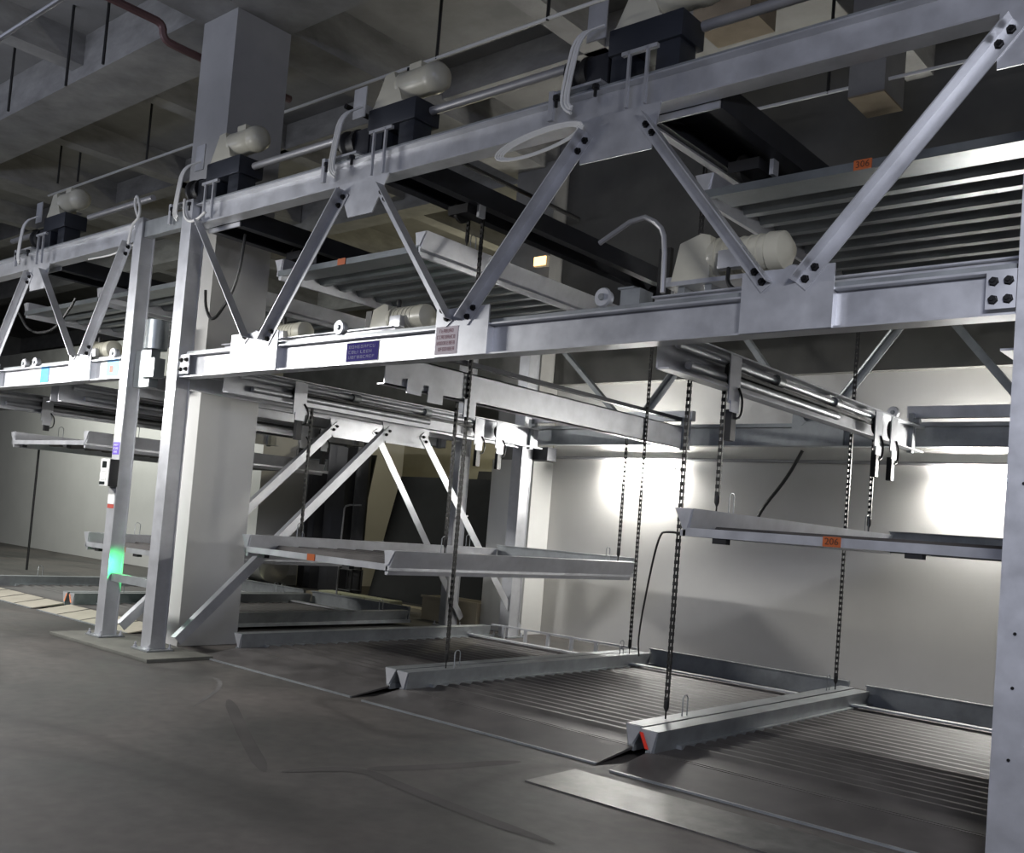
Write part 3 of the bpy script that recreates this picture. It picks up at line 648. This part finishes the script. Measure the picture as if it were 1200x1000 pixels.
def rod(x, y, z0, z1, lab): small(lab, 'rod', 'hanger_rod', MB().tube([(x, y, z0), (x, y, z1)], .018, 6), 'rod', (x, y, z0), 'threaded rods hanging from the ceiling')
rod(-11.98, 5.0, 6.4, 7.4, 'dark hanger rod under the ceiling, thickest one left of the column')
rod(-11.05, 5.0, 6.43, 7.4, 'thin hanger rod just right of the thick one, left of the column')
rod(-13.66, 5.0, 6.46, 7.4, 'hanger rod nearest the left edge of the picture')
rod(-16.69, 7.0, 6.66, 7.4, 'left rod of the hanging pair above the left hoist motor')
rod(-15.95, 7.0, 6.56, 7.4, 'right rod of the hanging pair above the left hoist motor')
rod(-13.74, 7.0, 6.5, 7.4, 'hanger rod just left of the column, holding the light conduit')
rod(-7.63, 7.0, 6.45, 7.4, 'hanger rod above the middle hoist motor')
rod(-6.1, 7.0, 6.44, 7.4, 'hanger rod right of the middle hoist motor, at the top edge')
rod(-4.1, 9.0, 6.03, 6.99, 'hanger rod left of the hanging concrete stub')
rod(-2.6, 9.0, 6.02, 7.4, 'hanger rod right of the hanging concrete stub')
rod(-1.6, 7.5, 4.6, 6.1, 'hanger rod at the right edge below the upper gusset')

# ------------------------------------------------------------------ floor steel plate, wall lamps
tag(MB().box(-3.72, -1.6, 4.62, 5.12, .0, .008).build('steel_floor_plate', 'floor_plate', origin=(-2.7, 4.85, 0)), 'flat shiny steel plate on the floor in front of the right bay', 'plate')
def tube_lamp(x0, x1, z, lab):
    t = thing('tube_lamp', lab, 'lamp', ((x0 + x1) / 2, 11.15, z), 'lit tube lamps on the back wall')
    MB().box(x0, x1, 11.17, 11.195, z - .02, z + .02).build('housing', 'label_white', t)
    MB().cyl((x0 + .03, 11.09, z), (x1 - .03, 11.09, z), .02, 12).build('lit_tube', 'tube', t, 'glowing white tube')
    for x in (x0 + .02, x1 - .02): MB().cyl((x - .012, 11.09, z), (x + .012, 11.09, z), .023, 12).build('end_socket', 'label_white', t)
    for x in (x0 + .25, x1 - .25): MB().box(x - .004, x + .004, 11.105, 11.175, z - .004, z + .004).build('bracket', 'label_white', t)
tube_lamp(-7.9, -6.8, 2.45, 'glaring tube lamp on the back wall behind the centre chains')
tube_lamp(-3.45, -2.25, 2.42, 'glaring tube lamp on the back wall beside the right post')
a = thing('emergency_lamp', 'small lit amber lamp on the rear column above the upper left platform', 'lamp', (-9.1, 10.74, 5.34))
MB().box(-9.235, -8.985, 10.72, 10.779, 5.32, 5.48).build('housing', 'tan', a); MB().box(-9.215, -9.0, 10.70, 10.72, 5.34, 5.465).build('lens', 'amber', a)
a = thing('green_signal_lamp', 'green signal lamp low on the column between the two close posts', 'lamp', (-9.55, 5.5, .72))
MB().box(-9.62, -9.5, 5.49, 5.545, .70, .80).build('housing', 'black', a); MB().box(-9.63, -9.62, 5.495, 5.54, .71, .79).build('lens', 'green_lens', a)
small('dark junction box at the head of the rear column', 'box', 'junction_box', MB().box(-8.93, -8.55, 10.55, 10.75, 2.48, 2.665), 'dark_steel', (-8.7, 10.6, 2.48), bevel=.006)

# ------------------------------------------------------------------ recess: stored things
def leaning(x0, x1, y, h, lean, lab, mname='board', th=.03):
    m = MB(); m.hexa([(x0, y, 0), (x1, y, 0), (x1, y + th, 0), (x0, y + th, 0), (x0 + lean, y + .45, h), (x1 + lean, y + .45, h), (x1 + lean, y + .45 + th, h), (x0 + lean, y + .45 + th, h)])
    return tag(m.build('leaning_board', mname, origin=((x0 + x1) / 2, y, 0)), lab, 'board', 'dark boards stored in the rear recess')
leaning(-15.9, -15.0, 12.6, 2.75, .0, 'dark board leaning at the far left of the rear recess, left of the sheeting')
leaning(-14.15, -11.05, 12.4, 2.33, .16, 'large black board leaning behind the V brace in the rear recess')
leaning(-12.9, -11.4, 13.4, 2.55, .0, 'black board leaning behind the largest board in the rear recess')
leaning(-10.95, -10.15, 12.0, 2.3, .0, 'narrow dark board leaning next to the rear post')
leaning(-10.1, -9.3, 12.6, 2.2, .0, 'grey panel standing between rear post and white wall', 'zinc_dark')
m = MB(); pts = []
for i in range(22):
    pts.append((-16.1 + .085 * i, 12.2 + .08 * math.sin(i * 1.9) + .04 * math.sin(i * 3.1)))
P2 = pts + [(a, b + .05) for a, b in pts[::-1]]
tag(MB().prism(P2, 'Z', 0, 3.05).build('plastic_sheeting', 'tarp', origin=(-15.2, 12.2, 0)), 'black plastic sheeting hanging in folds in the rear recess', 'sheeting')
d = thing('metal_drum', 'shiny metal drum lying under the raised left platform', 'drum', (-15.5, 11.0, 0))
MB().lathe((-16.0, 11.0, .46), (1, -.1, 0), [(0, .28), (.02, .32), (.5, .32), (.52, .33), (.9, .32), (.92, .28)], 24).build('shell', 'drum', d)
MB().box(-15.95, -15.1, 10.75, 11.1, 0, .14).build('cradle', 'board', d)
for i, (x, lab) in enumerate(((-13.3, 'left'), (-12.7, 'middle'), (-12.1, 'right'))):
    small('cream block in a row on the recess floor, %s one of three' % lab, 'block', 'curb_block', MB().box(x, x + .57, 10.55, 10.85, 0, .2), 'cream_block', (x + .28, 10.7, 0), 'cream blocks behind the left ground platform', .015)
small('long cream block on the recess floor below the metal drum', 'block', 'curb_block', MB().box(-15.3, -14.05, 10.45, 10.7, 0, .15), 'cream_block', (-14.7, 10.6, 0), None, .015)
t = thing('plastic_crate', 'tan plastic crate end with a hand hole beside the chains', 'crate', (-9.9, 10.9, 0))
m = MB()
m.box(-10.9, -9.75, 10.67, 10.70, .0, .36).box(-10.9, -10.87, 10.70, 11.12, 0, .36).box(-10.9, -9.75, 11.12, 11.15, 0, .36).box(-10.87, -9.78, 10.70, 11.12, 0, .02)
m.box(-9.78, -9.75, 10.70, 11.12, 0, .2).box(-9.78, -9.75, 10.70, 10.82, .2, .36).box(-9.78, -9.75, 11.0, 11.12, .2, .36).box(-9.78, -9.75, 10.82, 11.0, .3, .36)
m.build('shell', 'tan', t); MB().box(-10.92, -9.73, 10.65, 10.68, .34, .37).build('rim', 'tan', t)
small('long tan plank lying on the recess floor behind the left platform', 'plank', 'wooden_plank', MB().box(-14.6, -11.0, 11.3, 11.6, 0, .06), 'tan', (-12.8, 11.45, 0))
s = thing('storage_frame', 'small black metal frame standing on the recess floor', 'frame', (-14.1, 11.9, 0))
m = MB()
for x in (-14.3, -13.9):
    for y in (11.75, 12.0): m.tube([(x, y, .08), (x, y, .5)], .015, 6)
for z in (.12, .5): m.tube([(-14.3, 11.75, z), (-13.9, 11.75, z), (-13.9, 12.0, z), (-14.3, 12.0, z), (-14.3, 11.75, z)], .015, 6)
m.build('rails', 'black', s)
for x in (-14.3, -13.9): MB().lathe((x, 11.75, 0.04), (1, 0, 0), [(-.02, .04), (.02, .04)], 10).build('castor', 'black', s)
cable('bent hook rod standing behind the raised left platform, left one', [(-12.03, 9.9, 0), (-12.03, 9.9, 1.58), (-11.98, 9.9, 1.66), (-11.63, 9.9, 1.67)], .014, 'pipe_grey', 'hook_rod', 'rod', 1)
cable('bent hook rod standing behind the raised left platform, right one', [(-9.48, 9.75, 0), (-9.48, 9.75, 1.5), (-9.44, 9.75, 1.6), (-9.22, 9.75, 1.62)], .014, 'pipe_grey', 'hook_rod', 'rod', 1)

# ------------------------------------------------------------------ light
def lamp(name, kind, loc, power, col=(1, 1, 1), size=None, target=None, **kw):
    L = bpy.data.lights.new(name, kind); L.energy = power; L.color = col
    if kind == 'AREA': L.shape = 'RECTANGLE'; L.size, L.size_y = size
    if kind == 'POINT' and size: L.shadow_soft_size = size
    o = bpy.data.objects.new(name, L); COL.objects.link(o); o.location = loc
    if target is not None: o.rotation_euler = (Vector(target) - Vector(loc)).to_track_quat('-Z', 'Y').to_euler()
    for a, b in kw.items(): setattr(L, a, b)
    return o
def aisle(name, loc, power, col, size, tx, ang):
    d = math.radians(ang); return lamp(name, 'AREA', loc, power, col, size, (loc[0] + tx, loc[1] + math.cos(d), loc[2] - math.sin(d)))
aisle('aisle_lamp_far_left', (-13.6, 2.9, 3.35), 200, (1, .99, .97), (1.3, .15), .1, 56)
aisle('aisle_lamp_left', (-9.3, 2.6, 3.35), 120, (1, .99, .97), (1.3, .15), .3, 54)
aisle('aisle_lamp_right', (-.1, 2.1, 3.35), 75, (.93, .94, 1.), (.6, .12), -.25, 52)
lamp('ceiling_fill_left', 'AREA', (-13, 0.5, 4.6), 130, (.78, .83, 1.), (8, 1), (-13, 1.5, 7.0))  # added upward fill for the left ceiling, no fixture there
lamp('front_blue_fill', 'AREA', (1.5, -9, 4.6), 230, (.66, .72, 1.), (5, 2), (-5, 5, 5.2))  # added bluish fill behind the camera for upper beam fronts and ceiling
lamp('recess_lamp', 'POINT', (-12.4, 13.6, 4.6), 80, (1, .93, .66), .1)
lamp('rear_wall_lamp_left', 'AREA', (-20.5, 8.0, 5.2), 230, (.96, 1, .93), (6, .2), (-20.5, 11.2, 1.2))
lamp('green_signal_light', 'SPOT', (-9.45, 5.12, .78), 15., (.05, 1, .25), .02, (-9.83, 5.11, .72), spot_size=math.radians(84), spot_blend=.9)

w = bpy.data.worlds.new('dim_daylight'); scene.world = w; w.use_nodes = True
bg = w.node_tree.nodes['Background']; bg.inputs['Color'].default_value = (.55, .6, .8, 1); bg.inputs['Strength'].default_value = .07

# ------------------------------------------------------------------ camera
yaw, pitch, roll = -.7150186, .0464447, .0804533
f = Vector((math.sin(yaw) * math.cos(pitch), math.cos(yaw) * math.cos(pitch), math.sin(pitch)))
r0 = Vector((math.cos(yaw), -math.sin(yaw), 0)); u0 = r0.cross(f)
r = r0 * math.cos(roll) + u0 * math.sin(roll); u = u0 * math.cos(roll) - r0 * math.sin(roll)
cd = bpy.data.cameras.new('camera'); cam = bpy.data.objects.new('camera', cd); COL.objects.link(cam)
cam.matrix_world = Matrix(((r.x, u.x, -f.x, 0), (r.y, u.y, -f.y, 0), (r.z, u.z, -f.z, 1.5), (0, 0, 0, 1)))
cd.sensor_width = 36; cd.sensor_fit = 'HORIZONTAL'; cd.lens = 36 * 1147.388 / 1200; cd.shift_y = 65.975 / 1200
cd.clip_start = .05; cd.clip_end = 200
scene.camera = cam
vs = scene.view_settings; vs.view_transform = 'Standard'; vs.look = 'None'; vs.gamma = 1; vs.use_curve_mapping = False; vs.exposure = .45
